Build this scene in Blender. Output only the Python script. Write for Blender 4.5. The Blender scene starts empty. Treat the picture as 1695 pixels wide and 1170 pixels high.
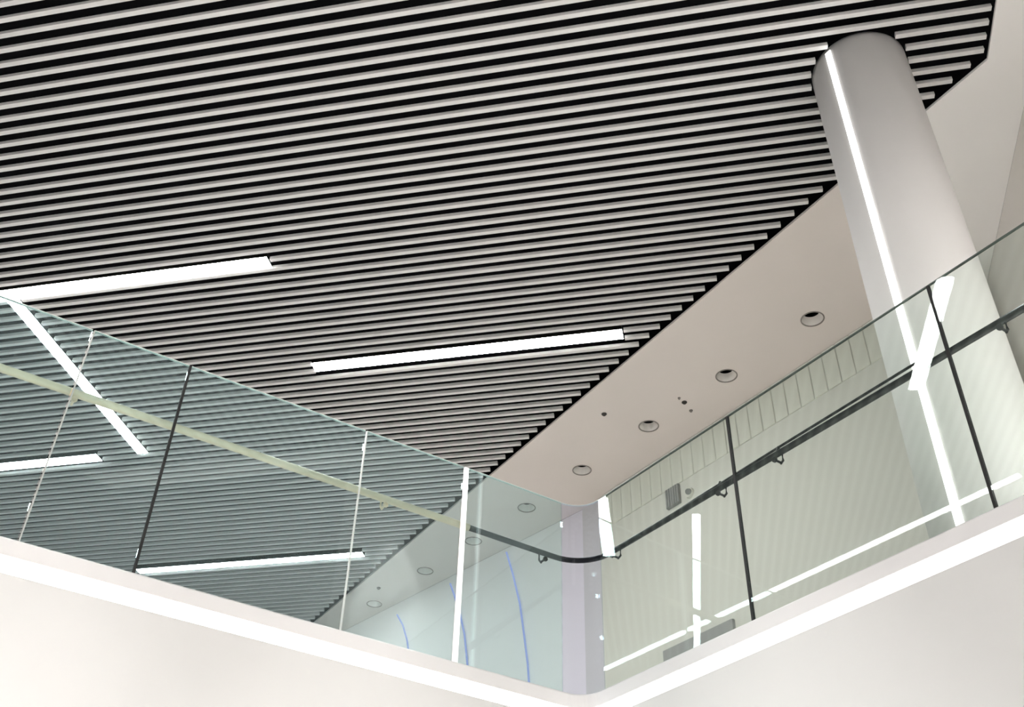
import bpy, bmesh, math
from mathutils import Vector, Matrix
from mathutils.geometry import tessellate_polygon

# ------------------------------------------------------------------ camera, world, exposure
S = bpy.context.scene
COL = S.collection
EYE = 1.6                      # camera height above the ground floor
F_PX, PITCH, ROLL = 1723.19, 0.679564, 0.0301644
cam_d = bpy.data.cameras.new('camera'); cam = bpy.data.objects.new('camera', cam_d); COL.objects.link(cam)
cam_d.sensor_fit = 'HORIZONTAL'; cam_d.sensor_width = 36.0; cam_d.lens = 36.0 * F_PX / 1695.0
cam_d.clip_start = 0.05; cam_d.clip_end = 200
fw = Vector((0, math.cos(PITCH), math.sin(PITCH))); up0 = Vector((0, -math.sin(PITCH), math.cos(PITCH))); rt0 = Vector((1, 0, 0))
rt = rt0 * math.cos(ROLL) + up0 * math.sin(ROLL); up = -rt0 * math.sin(ROLL) + up0 * math.cos(ROLL)
m = Matrix.Identity(4)
for i in range(3):
    m[i][0] = rt[i]; m[i][1] = up[i]; m[i][2] = -fw[i]
m[2][3] = EYE
cam.matrix_world = m
S.camera = cam

WORLD_STRENGTH = 0.04
world = bpy.data.worlds.new('world'); S.world = world; world.use_nodes = True
bg = world.node_tree.nodes['Background']; bg.inputs[0].default_value = (1.0, 0.985, 0.965, 1); bg.inputs[1].default_value = WORLD_STRENGTH
LAMP = 43.0                    # radiance of the ceiling light lines
# unseen fill spots without fixtures, added so the ground floor bounces light upward
SPOT_W = 1500.0
for i, (sx, sy) in enumerate([(-2.6, 1.6), (-1.2, 2.6), (0.1, 3.4), (-0.9, 0.9), (0.3, 1.9), (1.2, 0.8)]):
    sd = bpy.data.lights.new('floor_fill_spot', 'SPOT'); sd.energy = SPOT_W; sd.spot_size = math.radians(44); sd.spot_blend = 1.0
    sd.shadow_soft_size = 0; sd.color = (1, .98, .955)
    so_ = bpy.data.objects.new('floor_fill_spot', sd); COL.objects.link(so_); so_.location = (sx, sy, EYE + 5.45)
# unseen fill spots added to light the bounce walls behind and right of the viewer
WASH_W = 1800.0
for (sx, sy), (tx, ty, tz) in [((2.6, -1.0), (6.0, -1.6, 4.6)), ((3.0, -3.2), (6.0, -3.6, 4.2)), ((1.6, -3.0), (2.0, -6.0, 4.4)), ((-1.4, -3.0), (-1.6, -6.0, 4.4)), ((3.2, 0.4), (6.0, 0.8, 5.0))]:
    sd = bpy.data.lights.new('wall_fill_spot', 'SPOT'); sd.energy = WASH_W; sd.spot_size = math.radians(80); sd.spot_blend = 1.0
    sd.shadow_soft_size = 0; sd.color = (1, .98, .96)
    so_ = bpy.data.objects.new('wall_fill_spot', sd); COL.objects.link(so_); so_.location = (sx, sy, EYE + 5.4)
    so_.rotation_euler = Vector((tx - sx, ty - sy, tz - EYE - 5.4)).to_track_quat('-Z', 'Y').to_euler()
# unseen fill spot added over the walkway to brighten the soffit above
sd = bpy.data.lights.new('walkway_fill_spot', 'SPOT'); sd.energy = 1800.0; sd.spot_size = math.radians(40); sd.spot_blend = .8; sd.shadow_soft_size = 0
so_ = bpy.data.objects.new('walkway_fill_spot', sd); COL.objects.link(so_); so_.location = (2.55, 2.45, EYE + 5.46)
S.view_settings.view_transform = 'Standard'; S.view_settings.look = 'None'
S.view_settings.exposure = 0.35; S.view_settings.gamma = 1.0; S.view_settings.use_curve_mapping = False
S.cycles.transparent_max_bounces = 24
S.cycles.max_bounces = 10; S.cycles.diffuse_bounces = 5; S.cycles.glossy_bounces = 4

# ------------------------------------------------------------------ materials
def mat(name, col, rough=0.6, metal=0.0, noise=0.0, nscale=8.0, bump=0.0, bscale=60.0, spec=0.5):
    ma = bpy.data.materials.new(name); ma.use_nodes = True
    nt = ma.node_tree; b = nt.nodes['Principled BSDF']
    b.inputs['Base Color'].default_value = (*col, 1); b.inputs['Roughness'].default_value = rough
    b.inputs['Metallic'].default_value = metal; b.inputs['Specular IOR Level'].default_value = spec
    tc = nt.nodes.new('ShaderNodeTexCoord')
    if noise:
        n = nt.nodes.new('ShaderNodeTexNoise'); n.inputs['Scale'].default_value = nscale; n.inputs['Detail'].default_value = 4
        nt.links.new(tc.outputs['Object'], n.inputs['Vector'])
        r = nt.nodes.new('ShaderNodeValToRGB')
        r.color_ramp.elements[0].position = 0.3; r.color_ramp.elements[1].position = 0.7
        r.color_ramp.elements[0].color = (*[c * (1 - noise) for c in col], 1)
        r.color_ramp.elements[1].color = (*[min(1, c * (1 + noise)) for c in col], 1)
        nt.links.new(n.outputs['Fac'], r.inputs['Fac']); nt.links.new(r.outputs['Color'], b.inputs['Base Color'])
    if bump:
        n2 = nt.nodes.new('ShaderNodeTexNoise'); n2.inputs['Scale'].default_value = bscale
        nt.links.new(tc.outputs['Object'], n2.inputs['Vector'])
        bp = nt.nodes.new('ShaderNodeBump'); bp.inputs['Strength'].default_value = bump; bp.inputs['Distance'].default_value = 0.01
        nt.links.new(n2.outputs['Fac'], bp.inputs['Height']); nt.links.new(bp.outputs['Normal'], b.inputs['Normal'])
    return ma

def emit(name, col, strength):
    ma = bpy.data.materials.new(name); ma.use_nodes = True
    nt = ma.node_tree; nt.nodes.remove(nt.nodes['Principled BSDF'])
    e = nt.nodes.new('ShaderNodeEmission'); e.inputs[0].default_value = (*col, 1); e.inputs[1].default_value = strength
    nt.links.new(e.outputs[0], nt.nodes['Material Output'].inputs[0])
    return ma

def glass(name, tint, f0=0.045, haze=0.0, hcol=(.7, .85, .88)):
    """architectural glass: tinted see-through with a mirror reflection that grows at grazing angles"""
    ma = bpy.data.materials.new(name); ma.use_nodes = True
    nt = ma.node_tree; nt.nodes.remove(nt.nodes['Principled BSDF'])
    t = nt.nodes.new('ShaderNodeBsdfTransparent'); t.inputs[0].default_value = (*tint, 1)
    g = nt.nodes.new('ShaderNodeBsdfGlossy'); g.inputs['Roughness'].default_value = 0.0; g.inputs['Color'].default_value = (.93, 1, .99, 1)
    lw = nt.nodes.new('ShaderNodeLayerWeight'); lw.inputs[0].default_value = 0.5
    pw = nt.nodes.new('ShaderNodeMath'); pw.operation = 'POWER'; pw.inputs[1].default_value = 5
    ml = nt.nodes.new('ShaderNodeMath'); ml.operation = 'MULTIPLY_ADD'; ml.inputs[1].default_value = 1 - f0; ml.inputs[2].default_value = f0
    mx = nt.nodes.new('ShaderNodeMixShader')
    nt.links.new(lw.outputs['Facing'], pw.inputs[0]); nt.links.new(pw.outputs[0], ml.inputs[0]); nt.links.new(ml.outputs[0], mx.inputs[0])
    nt.links.new(t.outputs[0], mx.inputs[1]); nt.links.new(g.outputs[0], mx.inputs[2])
    last = mx
    if haze:                                   # diffuse veil mixed in, standing in for reflected room light
        df = nt.nodes.new('ShaderNodeBsdfDiffuse'); df.inputs[0].default_value = (*hcol, 1)
        hz = nt.nodes.new('ShaderNodeMixShader'); hz.inputs[0].default_value = haze
        nt.links.new(mx.outputs[0], hz.inputs[1]); nt.links.new(df.outputs[0], hz.inputs[2]); last = hz
    nt.links.new(last.outputs[0], nt.nodes['Material Output'].inputs[0])
    return ma

M = dict(
    slat=mat('slat_grey_aluminium', (.68, .67, .66), .45, 0, .04, 3.0),
    black=mat('plenum_black', (.004, .004, .005), .9, spec=.1),
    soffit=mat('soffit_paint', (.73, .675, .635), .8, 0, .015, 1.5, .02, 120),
    soffit_lit=mat('soffit_lit_paint', (.90, .88, .86), .8, 0, .01, 1.5, .02, 120),  # lighter copy of the soffit paint, for the brighter light there
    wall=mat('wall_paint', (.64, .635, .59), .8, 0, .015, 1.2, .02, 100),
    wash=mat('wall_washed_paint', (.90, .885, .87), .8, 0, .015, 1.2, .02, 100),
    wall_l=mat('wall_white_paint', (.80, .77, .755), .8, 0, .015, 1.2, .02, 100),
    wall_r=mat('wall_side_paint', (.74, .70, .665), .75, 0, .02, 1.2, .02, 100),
    panel=mat('frieze_panel', (.66, .66, .60), .6, 0, .05, 2.0),
    fascia=mat('fascia_white', (.73, .725, .715), .5, 0, .012, 1.0, .01, 80),
    cap=mat('fascia_cap', (.80, .785, .785), .35),
    column=mat('column_plaster', (.77, .755, .745), .65, 0, .015, 1.5, .02, 100),
    floor=mat('floor_stone', (.72, .70, .68), .3, 0, .05, 1.0),
    ufloor=mat('upper_floor_stone', (.80, .785, .765), .35, 0, .05, 1.0),
    housing=mat('light_housing', (.55, .55, .55), .5),
    dark=mat('dark_metal', (.012, .012, .011), .35, .6),  # also the right handrail, painted dark as seen backlit
    rail_lit=mat('rail_lit_metal', (.80, .62, .43), .4, .15, .08, 6.0),  # paler copy of the one handrail metal, for its bright reflections
    seal=mat('black_seal', (.008, .008, .008), .6),
    paleseal=mat('pale_seal', (.5, .52, .5), .4),
    edge_pale=mat('glass_edge_pale', (.72, .76, .73), .3),
    edge_dark=mat('glass_edge_dark', (.10, .12, .11), .3),
    ring=mat('downlight_ring', (.22, .20, .18), .4),
    can=mat('downlight_reflector', (.93, .90, .86), .5),
    greybox=mat('grey_grille', (.22, .22, .21), .6, 0, .08, 20),
    greypanel=mat('grey_panel', (.30, .30, .30), .6),
    detector=mat('detector_dark', (.03, .026, .022), .5),
    lamp=emit('lamp_white', (1, .985, .965), LAMP),
    led=emit('led_white', (1, .99, .97), 3.0),
    colled=emit('column_led', (1, .99, .96), 3.5),
    jointglow=emit('joint_glow', (1, 1, .97), 1.3),  # emissive white seal for one left-hand joint
    violet=emit('violet_fringe', (.45, .49, .9), .62),  # glow standing in for colour fringes at the glass edges
    glass_r=glass('glass_clear_green', (.945, .975, .955), .02, .02),
    glass_l=glass('glass_blue_tint', (.865, .955, .965), .035, .040),
    glass_c=glass('glass_corner', (.90, .92, .985), .015),
)

# ------------------------------------------------------------------ helpers
def link(name, me, ma, parent=None, kind=None):
    o = bpy.data.objects.new(name, me); COL.objects.link(o)
    if ma: me.materials.append(ma)
    if parent: o.parent = parent
    if kind: o['kind'] = kind
    return o

def tag(o, label, cat, group=None):
    o['label'] = label; o['category'] = cat
    if group: o['group'] = group
    return o

def thing(name, label, cat, loc, group=None):
    o = bpy.data.objects.new(name, None); COL.objects.link(o); o.location = loc
    o.empty_display_size = .1
    bpy.context.view_layer.update()
    return tag(o, label, cat, group)

def from_bm(name, bm, ma, parent=None, kind=None, smooth=False):
    if parent is not None and tuple(parent.location) != (0, 0, 0):
        bmesh.ops.translate(bm, verts=bm.verts, vec=-Vector(parent.location))
    bmesh.ops.recalc_face_normals(bm, faces=bm.faces)
    me = bpy.data.meshes.new(name); bm.to_mesh(me); bm.free()
    if smooth:
        for p in me.polygons: p.use_smooth = True
    return link(name, me, ma, parent, kind)

def prism(bm, pts, z0, z1):
    """vertical prism over a ground polygon"""
    a = [bm.verts.new((p[0], p[1], z0)) for p in pts]; b = [bm.verts.new((p[0], p[1], z1)) for p in pts]
    bm.faces.new(a[::-1]); bm.faces.new(b)
    for i in range(len(pts)):
        j = (i + 1) % len(pts); bm.faces.new((a[i], a[j], b[j], b[i]))

def obox(bm, p, q, w, z0, z1, side=0.5):
    """box along the ground line p-q, w wide (side = share lying to the left), between two heights"""
    p = Vector(p[:2]); q = Vector(q[:2]); d = (q - p).normalized(); n = Vector((-d.y, d.x))
    prism(bm, [p - n * w * (1 - side), q - n * w * (1 - side), q + n * w * side, p + n * w * side], z0, z1)

def tube(bm, pts, r, seg=10, cap=True):
    pts = [Vector(p) for p in pts]; rings = []
    for i, p in enumerate(pts):
        d = (pts[min(i + 1, len(pts) - 1)] - pts[max(i - 1, 0)]).normalized()
        a = d.cross(Vector((0, 0, 1)))
        if a.length < 1e-3: a = Vector((1, 0, 0))
        a.normalize(); b = d.cross(a).normalized()
        rings.append([bm.verts.new(p + (a * math.cos(2 * math.pi * k / seg) + b * math.sin(2 * math.pi * k / seg)) * r) for k in range(seg)])
    for i in range(len(rings) - 1):
        for k in range(seg):
            l = (k + 1) % seg; bm.faces.new((rings[i][k], rings[i][l], rings[i + 1][l], rings[i + 1][k]))
    if cap: bm.faces.new(rings[0][::-1]); bm.faces.new(rings[-1])

def sweep(bm, path, prof):
    """closed profile of (offset, height) pairs carried along path(offset) polylines"""
    cols = [[bm.verts.new((p.x, p.y, z)) for p in path(o)] for o, z in prof]
    n = len(cols)
    for i in range(n):
        j = (i + 1) % n
        for k in range(len(cols[0]) - 1):
            bm.faces.new((cols[i][k], cols[i][k + 1], cols[j][k + 1], cols[j][k]))
    bm.faces.new([c[0] for c in cols]); bm.faces.new([c[-1] for c in cols][::-1])

def lathe(bm, c, prof, seg=32):
    """rings of (radius, z) around a vertical axis through c"""
    rings = [[bm.verts.new((c[0] + r * math.cos(2 * math.pi * k / seg), c[1] + r * math.sin(2 * math.pi * k / seg), z)) for k in range(seg)] for r, z in prof]
    for a, b in zip(rings, rings[1:]):
        for k in range(seg):
            l = (k + 1) % seg; bm.faces.new((a[k], a[l], b[l], b[k]))
    return rings

V2 = lambda x, y: Vector((x, y))
rad = math.radians

# ------------------------------------------------------------------ layout (metres; heights include the eye height)
ZC = 5.5                               # ceiling above the eye
HC = ZC + EYE                          # underside of the slats and of the soffit
def cz(x, y): return V2(x * ZC, y * ZC)
TH = -0.2154839
US, CS = V2(math.cos(TH), math.sin(TH)), V2(-math.sin(TH), math.cos(TH))     # along / across the slats
PITCH_S = 0.0179792 * ZC; OFF_S = 0.6133365 * ZC
nR, tR, dR = V2(math.sin(rad(55.7)), math.cos(rad(55.7))), V2(math.cos(rad(-55.7)), math.sin(rad(-55.7))), 3.268
nL, tL, dL = V2(-math.sin(rad(32.2)), math.cos(rad(32.2))), V2(-math.cos(rad(32.2)), -math.sin(rad(32.2))), 4.148
Z_GT, Z_GB = 3.043 + EYE, 1.945 + EYE  # glass top, fascia top
# corner of the void edge
det = nR.x * nL.y - nR.y * nL.x
CORNER = V2((dR * nL.y - dL * nR.y) / det, (nR.x * dL - nL.x * dR) / det)
turn = math.acos(max(-1, min(1, (-tL).dot(tR)))); RF = 0.15
TAN = RF * math.tan(turn / 2)
P1 = CORNER + tL * TAN; P2 = CORNER + tR * TAN
CEN = P1 - nL * RF
aL, aR = math.atan2(nL.y, nL.x), math.atan2(nR.y, nR.x)
S_CR, S_CL = CORNER.dot(tR), CORNER.dot(tL)
def onR(s, off=0.0): return nR * (dR + off) + tR * s
def onL(s, off=0.0): return nL * (dL + off) + tL * s
def arc(off, n=10): return [CEN + V2(math.cos(aL + (aR - aL) * i / n), math.sin(aL + (aR - aL) * i / n)) * (RF + off) for i in range(n + 1)]
def void_path(sl, sr):
    return lambda off: [onL(sl, off)] + arc(off) + [onR(sr, off)]

# ------------------------------------------------------------------ ground floor, upper floor, fascia
bm = bmesh.new(); prism(bm, [(-16, -12), (14, -12), (14, 22), (-16, 22)], -.1, 0); from_bm('floor', bm, M['floor'], kind='structure')
bm = bmesh.new(); sweep(bm, void_path(4.5, 2.4), [(.06, 1.55 + EYE), (6.5, 1.55 + EYE), (6.5, Z_GB - .02), (.06, Z_GB - .02)])
from_bm('floor_upper', bm, M['ufloor'], kind='structure')
bm = bmesh.new(); sweep(bm, void_path(4.5, 2.4), [(-.035, .35 + EYE), (.055, .35 + EYE), (.055, 1.80 + EYE), (-.035, 1.80 + EYE)])
fas = from_bm('wall_fascia', bm, M['fascia'], kind='structure')
fas['label'] = 'white fascia of the upper floor edge below the glass balustrade'
bm = bmesh.new(); sweep(bm, void_path(4.5, 2.4), [(-.035, 1.872 + EYE), (.055, 1.872 + EYE), (.055, Z_GB), (-.028, Z_GB), (-.035, Z_GB - .008)])
from_bm('fascia_cap', bm, M['cap'], fas)
bm = bmesh.new(); sweep(bm, void_path(4.5, 2.4), [(-.030, 1.80 + EYE), (.05, 1.80 + EYE), (.05, 1.872 + EYE), (-.030, 1.872 + EYE)])
from_bm('light_band', bm, M['led'], fas)['label'] = 'glowing white light band under the cap'

# ------------------------------------------------------------------ ceiling: black plenum, soffit, walls
K = cz(.522, .690)                                    # inner corner of the soffit edge
eD = V2(math.cos(rad(121.7)), math.sin(rad(121.7)))   # long soffit edge
bD = V2(math.cos(rad(256.5)), math.sin(rad(256.5)))   # short edge by the side wall
P0 = cz(.141, 1.695)                                  # where the back wall bends
wD = V2(math.cos(rad(131.5)), math.sin(rad(131.5)))
DW = 1.0707 * ZC
def onW(s, off=0.0): return nR * (DW + off) + tR * s
S_J = cz(.594, 1.029).dot(tR)
CR = cz(.6564, 1.0525)                                # corner of back wall and side wall
DJ = CR.dot(nR) - DW
rD = V2(math.cos(rad(257.1)), math.sin(rad(257.1)))   # side wall, towards the viewer
# meeting of the soffit edge with the bent wall
den = eD.x * wD.y - eD.y * wD.x; dd = P0 - K
t_meet = (dd.x * wD.y - dd.y * wD.x) / den; FAR = K + eD * t_meet
ceiling = None
bm = bmesh.new(); prism(bm, [(-15, -8), (10, -8), (10, 20), (-15, 20)], HC + .40, HC + .5)
ceiling = from_bm('ceiling', bm, M['black'], kind='structure')
ceiling['label'] = 'dark open ceiling hung with parallel grey slats'

DOWN = [(.435, 1.137), (.335, 1.277), (.231, 1.419), (.130, 1.560), (.036, 1.695), (-.065, 1.829), (-.166, 1.962), (-.285, 2.125)]
RD = .088
EM = cz(.4435, .817)                                  # where the soffit splits for its lit copy, behind the column
LRW = ((dR + .03) - CR.dot(nR)) / rD.dot(nR)          # the side wall ends at the glass
def soffit_board(name, outer, holes, ma):
    loops = [[Vector((p.x, p.y, 0)) for p in outer]]
    for d in holes:
        c = cz(*d); loops.append([Vector((c.x + RD * math.cos(2 * math.pi * k / 28), c.y + RD * math.sin(2 * math.pi * k / 28), 0)) for k in range(28)])
    tris = tessellate_polygon(loops); flat = [p for l in loops for p in l]
    bm = bmesh.new(); vs = [bm.verts.new((p.x, p.y, HC)) for p in flat]
    for t in tris:
        try: bm.faces.new([vs[i] for i in t])
        except ValueError: pass
    bmesh.ops.recalc_face_normals(bm, faces=bm.faces)
    for f in bm.faces:
        if f.normal.z > 0: f.normal_flip()
    me = bpy.data.meshes.new(name); bm.to_mesh(me); bm.free()
    o = link(name, me, ma, kind='structure')
    so = o.modifiers.new('thick', 'SOLIDIFY'); so.thickness = .02; so.offset = -1
    return o
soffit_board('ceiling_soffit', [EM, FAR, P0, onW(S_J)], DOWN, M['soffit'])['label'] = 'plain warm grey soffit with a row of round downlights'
soffit_board('ceiling_soffit_lit', [K, EM, onW(S_J), onW(S_J, DJ), CR, CR + rD * 6.5, K + bD * 4.6], [], M['soffit_lit'])['label'] = 'soffit right of the round column, its brighter light painted in'

ZW0 = Z_GB - .02
def wall(name, p, q, ma, thick=.14, side=1.0, z1=HC - .002):
    bm = bmesh.new(); obox(bm, p, q, thick, ZW0, z1, side)
    return from_bm(name, bm, ma, kind='structure')
wb = wall('wall_back', onW(P0.dot(tR)), onW(S_J), M['wall'])
wall('wall_back_return', onW(S_J, .14), onW(S_J, DJ), M['wall'], .1, 1.0)
wb2 = wall('wall_corner', onW(S_J - .1, DJ), CR, M['wall'])
bm = bmesh.new(); obox(bm, (-10, -6), (6, -6), .15, 0, HC - .002, 0); from_bm('wall_front_unseen', bm, M['wash'], kind='structure')  # unseen walls, put in to bounce light onto the column
bm = bmesh.new(); obox(bm, (6, -6), (6, 3.0), .15, 0, HC - .002, 0); from_bm('wall_side_unseen', bm, M['wash'], kind='structure')
wr = wall('wall_right', CR, CR + rD * LRW, M['wall_r'])
wl = wall('wall_left', P0, P0 + wD * ((FAR - P0).length), M['wall_l'], .14, 0.0)

# frieze of upright panels along the top of the back wall and the side wall
def panel_mesh(w, d, h):
    bm = bmesh.new(); prism(bm, [(-w / 2, 0), (w / 2, 0), (w / 2 - .004, -d), (-w / 2 + .004, -d)], -h, 0)
    bmesh.ops.recalc_face_normals(bm, faces=bm.faces)
    me = bpy.data.meshes.new('wall_panel'); bm.to_mesh(me); bm.free(); return me
def panels(parent, p, q, pitch, me, gap_z=.004):
    L = (q - p).length; d = (q - p) / L; n = int(L / pitch)
    for i in range(n):
        c = p + d * ((i + .5) * pitch)
        o = bpy.data.objects.new('wall_panel', me); COL.objects.link(o); o.parent = parent
        o.location = (c.x, c.y, HC - gap_z); o.rotation_euler = (0, 0, math.atan2(d.y, d.x))
pm = panel_mesh(.143 - .007, .012, .385); pm.materials.append(M['panel'])
panels(wb, onW(-6.93), onW(S_J), .143, pm)

# ------------------------------------------------------------------ ceiling lights (u0, u1 along the slats or c0, c1 across them)
def uc(p): return p.dot(US), p.dot(CS)
def atuc(u, c): return US * u + CS * c
LIGHTS = []   # (u0, u1, c0, c1)
def light_along(a, b, w=.118):
    (u0, c0), (u1, c1) = uc(cz(*a)), uc(cz(*b)); c = (c0 + c1) / 2
    return (min(u0, u1), max(u0, u1), c - w / 2, c + w / 2)
def light_across(a, b, w=.105):
    (u0, c0), (u1, c1) = uc(cz(*a)), uc(cz(*b)); u = (u0 + u1) / 2
    return (u - w / 2, u + w / 2, min(c0, c1), max(c0, c1))
l1 = light_along((-.838, 1.156), (-.340, 1.056))
l2 = light_along((-.309, 1.289), (.163, 1.181))
l3 = light_along((-1.20, 1.667), (-.726, 1.568))
l4 = light_along((-.770, 2.004), (-.289, 1.895), .10)
ld = light_across((-.729, 1.149), (-.646, 1.548)); ld = (ld[0], ld[1], l1[3] + .004, ld[3])
l5 = light_along((-1.333, 1.090), (-.730, .962), .07)
l6 = light_along((-.458, .549), (-.205, .496))
LIGHTS = [
    (l1, 'long white light line meeting a second line in a T, upper left of the slats'),
    (ld, 'white light line running crosswise over the slats behind the left glass'),
    (l2, 'lone white light line in the middle of the slat ceiling near the soffit'),
    (l3, 'short-looking white light line behind the left glass, cut by the left picture edge'),
    (l4, 'lowest white light line, seen through the left glass just above the fascia'),
    (l5, 'light line left of the picture, mirrored upright in the right glass'),
    (l6, 'light line above the picture, mirrored beside the column strip'),
]
def ceiling_light(rect, label):
    u0, u1, c0, c1 = rect; mid = atuc((u0 + u1) / 2, (c0 + c1) / 2)
    t = thing('linear_light', label, 'ceiling light', (mid.x, mid.y, HC), 'light lines in the slat ceiling')
    rot = lambda a, b, c, d: [atuc(a, c), atuc(b, c), atuc(b, d), atuc(a, d)]
    bm = bmesh.new(); prism(bm, rot(u0, u1, c0, c1), HC - .001, HC + .05); from_bm('housing', bm, M['dark'], t)
    bm = bmesh.new(); prism(bm, rot(u0, u1, c0, c1), HC - .004, HC - .001); from_bm('diffuser', bm, M['lamp'], t)
for r_, lab in LIGHTS: ceiling_light(r_, lab)
# long light line along the far side of the void, parallel to the right-hand glass (seen mirrored in it)
LA, LB = cz(-1.419, 1.391), cz(-.765, .398)
t = thing('linear_light', 'long light line left of the picture, mirrored as the low slanting streak', 'ceiling light', (*((LA + LB) / 2), HC), 'light lines in the slat ceiling')
bm = bmesh.new(); obox(bm, LA, LB, .045, HC - .035, HC - .012); from_bm('diffuser', bm, M['lamp'], t)
bm = bmesh.new(); obox(bm, LA, LB, .045, HC - .012, HC - .0055); from_bm('housing', bm, M['housing'], t)

# ------------------------------------------------------------------ slats, children of the ceiling
COLC = cz(.3847, .7124); COLR = .0517 * ZC
W_S, H_S = .030, .031
slat_me = bpy.data.meshes.new('slat')
bm = bmesh.new(); prism(bm, [(0, 0), (1, 0), (1, 1), (0, 1)], 0, 1); bmesh.ops.recalc_face_normals(bm, faces=bm.faces); bm.to_mesh(slat_me); bm.free(); slat_me.materials.append(M['slat'])
uK, cK = uc(K); ec = uc(eD)
uc_col, cc_col = uc(COLC)
for n in range(-28, 104):
    c1 = OFF_S + n * PITCH_S; c0 = c1 - W_S
    if c1 < cK: right = uK - .03
    else:
        right = uK + ec[0] / ec[1] * (c1 - cK) - .055
    spans = [(-9.0 - .0 * n, right)]
    def cut(a, b):
        out = []
        for s, e in spans:
            if b <= s or a >= e: out.append((s, e)); continue
            if a - s > .05: out.append((s, a))
            if e - b > .03: out.append((b, e))
        return out
    for (u0, u1, k0, k1), _ in LIGHTS:
        if k0 - .004 < c1 and k1 + .004 > c0: spans = cut(u0 - .012, u1 + .012)
    dc = max(0, max(c0 - cc_col, cc_col - c1))
    if dc < COLR + .008:
        h = math.sqrt((COLR + .008) ** 2 - dc * dc); spans = cut(uc_col - h, uc_col + h)
    for s, e in spans:
        o = bpy.data.objects.new('slat', slat_me); COL.objects.link(o); o.parent = ceiling
        p = atuc(s, c0); o.location = (p.x, p.y, HC); o.rotation_euler = (0, 0, TH); o.scale = (e - s, W_S, H_S)

# ------------------------------------------------------------------ round column with a light strip
t = thing('round_column', 'thick round white column with a bright vertical light strip, behind the right glass', 'column', (COLC.x, COLC.y, ZW0))
bm = bmesh.new(); rings = lathe(bm, COLC, [(COLR, ZW0), (COLR, HC + .02)], 72); bm.faces.new(rings[0][::-1]); bm.faces.new(rings[1])
from_bm('shaft', bm, M['column'], t, smooth=True)
az = math.atan2(COLC.x, COLC.y); sf = .479; cf = math.sqrt(1 - sf * sf)
sdir = V2(math.sin(az), math.cos(az)) * -cf + V2(-math.cos(az), math.sin(az)) * sf
sp = COLC + sdir * COLR; sn = V2(-sdir.y, sdir.x)
bm = bmesh.new(); prism(bm, [sp - sn * .019 - sdir * .02, sp + sn * .019 - sdir * .02, sp + sn * .019 + sdir * .004, sp - sn * .019 + sdir * .004], ZW0, HC - .015)
from_bm('light_strip', bm, M['colled'], t)['label'] = 'bright white vertical light strip'

# ------------------------------------------------------------------ glass balustrade: panes with their joints
GT = .012
def pane(label, a, b, gm, seal, seal_w, edge, seal_at_b=False, curve=None):
    """straight pane from ground point a to b; the seal stands at a"""
    mid = (a + b) / 2 if curve is None else curve[len(curve) // 2]
    t = thing('glass_panel', label, 'glass panel', (mid.x, mid.y, Z_GB), 'glass panes of the balustrade')
    if curve is None:
        d = (b - a).normalized(); g = .006
        bm = bmesh.new(); obox(bm, a + d * g, b - d * g, GT, Z_GB + .0005, Z_GT - .004); from_bm('pane', bm, gm, t)
        bm = bmesh.new(); obox(bm, a + d * g, b - d * g, GT, Z_GT - .004, Z_GT); from_bm('top_edge', bm, edge, t)
        if seal:
            bm = bmesh.new(); obox(bm, a - d * (seal_w - g * 1.0), a + d * g, GT + .002, Z_GB + .0005, Z_GT - .002); from_bm('joint_seal', bm, seal, t)
    return t
# right-hand run, from the corner outwards
r0, r1, r2 = S_CR + TAN, -2.872, -1.6745
S_END = (CR + rD * LRW).dot(tR) - .05
pane('clear glass pane right of the corner, ending at the first dark joint', onR(r1), onR(r0), M['glass_r'], M['seal'], .012, M['edge_dark'])
pane('clear glass pane between two dark joints, in front of the round column', onR(r2), onR(r1), M['glass_r'], M['seal'], .012, M['edge_dark'])
pane('clear glass pane at the right picture edge, beyond the second dark joint', onR(S_END), onR(r2), M['glass_r'], None, .012, M['edge_dark'])
# left-hand run
q0, q1, q2, q3, q4 = S_CL + TAN, -2.35, -1.74, -.80, -.34
pane('blue-tinted glass pane left of the corner, right of the bright white joint', onL(q1), onL(q0), M['glass_l'], M['jointglow'], .024, M['edge_pale'])
pane('blue-tinted glass pane between the bright white joint and the thin grey joint', onL(q2), onL(q1 + .022), M['glass_l'], M['edge_pale'], .005, M['edge_pale'])
pane('blue-tinted glass pane between the thin grey joint and the black joint', onL(q3), onL(q2), M['glass_l'], M['seal'], .012, M['edge_pale'])
pane('narrow blue-tinted glass pane left of the black joint', onL(q4), onL(q3), M['glass_l'], M['paleseal'], .006, M['edge_pale'])
pane('blue-tinted glass pane at the left picture edge', onL(.86), onL(q4), M['glass_l'], None, .012, M['edge_pale'])
pane('blue-tinted glass pane outside the left picture edge', onL(2.06), onL(.86), M['glass_l'], None, .012, M['edge_pale'])
# curved corner pane
t = thing('glass_panel', 'narrow curved glass pane in the corner of the balustrade, faintly violet', 'glass panel', (*arc(0)[5], Z_GB), 'glass panes of the balustrade')
bm = bmesh.new(); sweep(bm, lambda o: arc(o, 12), [(-GT / 2, Z_GB + .0005), (GT / 2, Z_GB + .0005), (GT / 2, Z_GT - .004), (-GT / 2, Z_GT - .004)]); from_bm('pane', bm, M['glass_c'], t)
bm = bmesh.new(); sweep(bm, lambda o: arc(o, 12), [(-GT / 2, Z_GT - .004), (GT / 2, Z_GT - .004), (GT / 2, Z_GT), (-GT / 2, Z_GT)]); from_bm('top_edge', bm, M['edge_pale'], t)

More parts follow.
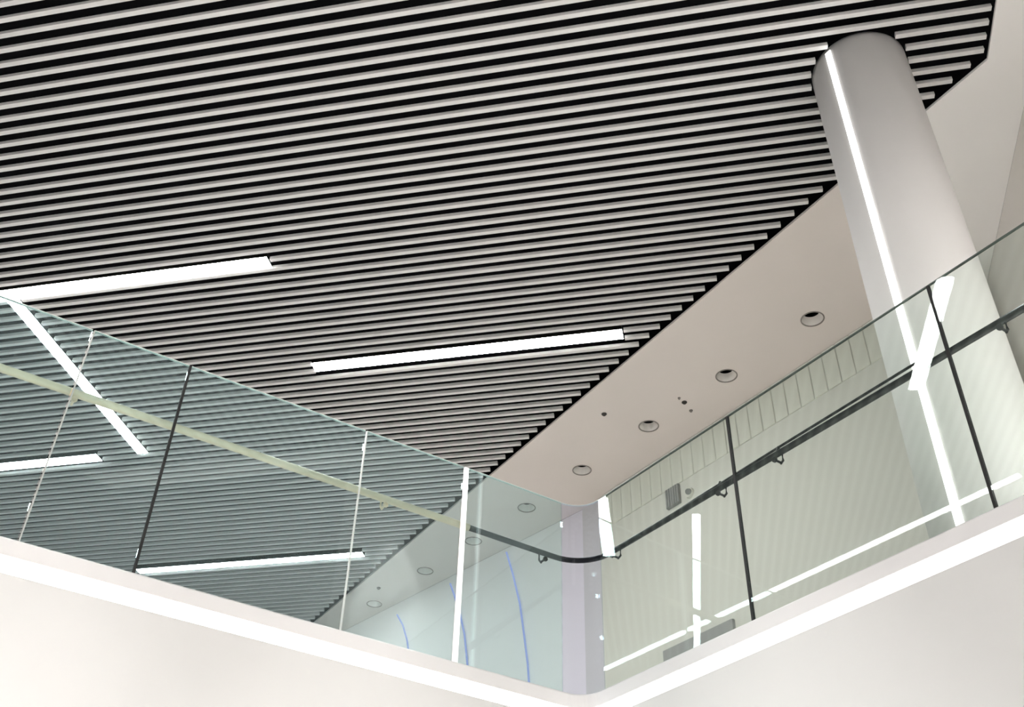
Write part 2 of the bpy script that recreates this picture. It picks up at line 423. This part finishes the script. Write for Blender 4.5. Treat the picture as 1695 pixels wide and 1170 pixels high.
# ------------------------------------------------------------------ handrail behind the glass
RO, ZR = .07, 2.735 + EYE
S_END_RAIL = S_END - .05
def P3(p, z): return (p.x, p.y, z)
def bracket(t, p, n, ma):
    bm = bmesh.new(); a = p; b = p - n * .02
    tube(bm, [P3(a, ZR - .012), P3(a, ZR - .05), P3(b, ZR - .075)], .006, 8)
    from_bm('bracket', bm, ma, t)
    bm = bmesh.new(); q = p - n * (RO - GT / 2)
    tube(bm, [P3(b, ZR - .07), P3(q, ZR - .07)], .006, 8); tube(bm, [P3(q + n * .008, ZR - .07), P3(q, ZR - .07)], .014, 12)
    from_bm('glass_clamp', bm, ma, t)
t = thing('handrail', 'handrail with built reflection behind the right glass, painted backlit black, bending round the corner', 'handrail', (0, 0, 0))
QL = -2.42
bm = bmesh.new(); tube(bm, [P3(onL(QL, RO), ZR)] + [P3(p, ZR) for p in arc(RO)] + [P3(onR(S_END_RAIL, RO), ZR)], .0155, 12); from_bm('rail', bm, M['dark'], t, smooth=True)
bm = bmesh.new(); tube(bm, [P3(onR(-3.55, RO + .01), ZR + .012), P3(onR(-3.2, RO + .015), ZR + .032), P3(onR(-2.6, RO + .02), ZR + .048), P3(onR(-1.87, RO + .02), ZR + .058), P3(onR(-1.80, RO + .005), ZR + .03)], .0065, 8); from_bm('reflected_bar', bm, M['dark'], t, smooth=True)  # thin upper bar stands in for the rail's reflection in the glass
for s in (-3.05, -2.66):
    bm = bmesh.new(); tube(bm, [P3(onR(s, RO), ZR), P3(onR(s, RO + .02), ZR + .048)], .008, 8); from_bm('added_spacer', bm, M['dark'], t)  # added to hold up the bar built for the reflection
for s in (-3.80, -3.0, -2.63, -1.45): bracket(t, onR(s, RO), nR, M['dark'])
bracket(t, onL(-2.87, RO), nL, M['dark'])
t = thing('handrail', 'handrail painted pale for its reflections, behind the left blue-tinted glass', 'handrail', (0, 0, 0))
bm = bmesh.new(); tube(bm, [P3(onL(2.06, RO), ZR), P3(onL(QL + .002, RO), ZR)], .019, 12); from_bm('rail', bm, M['rail_lit'], t, smooth=True)
for s in (-1.9, -.36): bracket(t, onL(s, RO), nL, M['rail_lit'])

# ------------------------------------------------------------------ downlights and small ceiling fittings
DL = ['round downlight nearest the column, first of the soffit row from the right',
      'round downlight second from the right in the soffit row',
      'round downlight third from the right, between the dark sprinkler and the glass',
      'round downlight fourth from the right, last one above the glass edge',
      'round downlight just left of the corner, seen through the top of the left glass',
      'round downlight half hidden by the handrail beside the bright white joint',
      'round downlight second from the far end of the row, behind the left glass',
      'round downlight farthest of the row, low behind the left glass']
for d, lab in zip(DOWN, DL):
    c = cz(*d); t = thing('downlight', lab, 'downlight', (c.x, c.y, HC), 'round downlights in the soffit')
    bm = bmesh.new(); lathe(bm, c, [(RD - .004, HC + .002), (RD - .004, HC - .003), (RD + .007, HC - .003), (RD + .007, HC + .0005)], 32); from_bm('trim_ring', bm, M['ring'], t, smooth=False)
    bm = bmesh.new(); lathe(bm, c, [(RD - .003, HC), (RD - .020, HC + .078)], 32); from_bm('reflector', bm, M['can'], t, smooth=True)
    bm = bmesh.new(); rr = lathe(bm, c, [(RD - .018, HC + .077), (RD - .018, HC + .15)], 32); bm.faces.new(rr[1]); from_bm('lamp_recess', bm, M['black'], t)
def fitting(name, label, cat, p, r, ma):
    c = cz(*p); t = thing(name, label, cat, (c.x, c.y, HC))
    bm = bmesh.new(); rr = lathe(bm, c, [(r, HC), (r, HC - .006), (r * .7, HC - .010)], 16); bm.faces.new(rr[2]); from_bm('base', bm, ma, t)
    bm = bmesh.new(); tube(bm, [(c.x, c.y, HC - .008), (c.x, c.y, HC - .016)], r * .25, 8); lathe(bm, c, [(r * .25, HC - .014), (r * .6, HC - .015), (r * .6, HC - .017), (.0005, HC - .017)], 12); from_bm('head', bm, ma, t)
fitting('sprinkler_head', 'small dark sprinkler head on the soffit above the third downlight', 'sprinkler', (.154, 1.388), .024, M['detector'])
fitting('sprinkler_head', 'tiny dark sprinkler head on the soffit beside the farthest downlight', 'sprinkler', (-.269, 2.046), .024, M['detector'])
fitting('smoke_detector', 'small black detector between the second and third downlights', 'detector', (.280, 1.349), .024, M['detector'])
fitting('ceiling_sensor', 'faint brown sensor stud right below the black detector', 'sensor', (.294, 1.371), .017, M['ring'])
fitting('ceiling_sensor', 'faint brown sensor stud just left above the black detector', 'sensor', (.270, 1.338), .013, M['ring'])

# ------------------------------------------------------------------ things on the walls behind the glass
mid = onW(-5.92)
t = thing('wall_grille', 'small grey ribbed grille box on the back wall under the panels', 'grille', (mid.x, mid.y, 5.0 + EYE))
bm = bmesh.new(); obox(bm, onW(-6.01), onW(-5.84), .03, 4.905 + EYE, 5.10 + EYE, 0); from_bm('box', bm, M['greybox'], t)
for i in range(6):
    s = -6.0 + i * .03; bm = bmesh.new(); obox(bm, onW(s, -.03), onW(s + .012, -.03), .008, 4.91 + EYE, 5.095 + EYE, 0); from_bm('rib', bm, M['greypanel'], t)
mid = onW(-5.72)
t = thing('wall_camera', 'tiny round dark-rimmed wall unit right of the grey grille', 'camera', (mid.x, mid.y, 4.93 + EYE))
bm = bmesh.new(); tube(bm, [P3(onW(-5.72, -.001), 4.945 + EYE), P3(onW(-5.72, -.03), 4.945 + EYE)], .05, 16); from_bm('base', bm, M['panel'], t)
bm = bmesh.new(); tube(bm, [P3(onW(-5.705, -.03), 4.945 + EYE), P3(onW(-5.70, -.05), 4.935 + EYE)], .028, 12); from_bm('lens', bm, M['greybox'], t)
mid = onW(-5.78)
t = thing('wall_board', 'grey flat board low on the back wall just above the fascia', 'board', (mid.x, mid.y, 3.3 + EYE))
bm = bmesh.new(); obox(bm, onW(-6.19), onW(-5.37), .03, 3.05 + EYE, 3.61 + EYE, 0); from_bm('board', bm, M['greypanel'], t)
bm = bmesh.new(); obox(bm, onW(-6.21), onW(-5.35), .034, 3.03 + EYE, 3.05 + EYE, 0); from_bm('rail', bm, M['greybox'], t)

# glowing tubes added on the white wall for violet fringes of the glass edges
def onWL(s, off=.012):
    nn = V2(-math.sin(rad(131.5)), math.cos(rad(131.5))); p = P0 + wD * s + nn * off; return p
VL = [('long violet-blue glass fringe built as a line down the white wall left of the corner', [(1.15, 5.44), (1.039, 5.143), (.916, 4.755), (.833, 4.336), (.784, 4.07), (.753, 3.789), (.73, 3.4)]),
      ('faint violet glass fringe built on the white wall beside the bright white joint', [(2.10, 5.40), (1.927, 5.057), (1.795, 4.698), (1.703, 4.267), (1.68, 3.9)]),
      ('short faint violet glass fringe built on the white wall near the farthest downlight', [(3.08, 5.34), (2.944, 5.166), (2.833, 4.946), (2.755, 4.706), (2.73, 4.4)])]
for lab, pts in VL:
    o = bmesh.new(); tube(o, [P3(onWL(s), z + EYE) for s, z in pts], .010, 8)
    tag(from_bm('fringe_line', o, M['violet'], smooth=True), lab, 'light line', 'violet glass fringes built on the white wall')
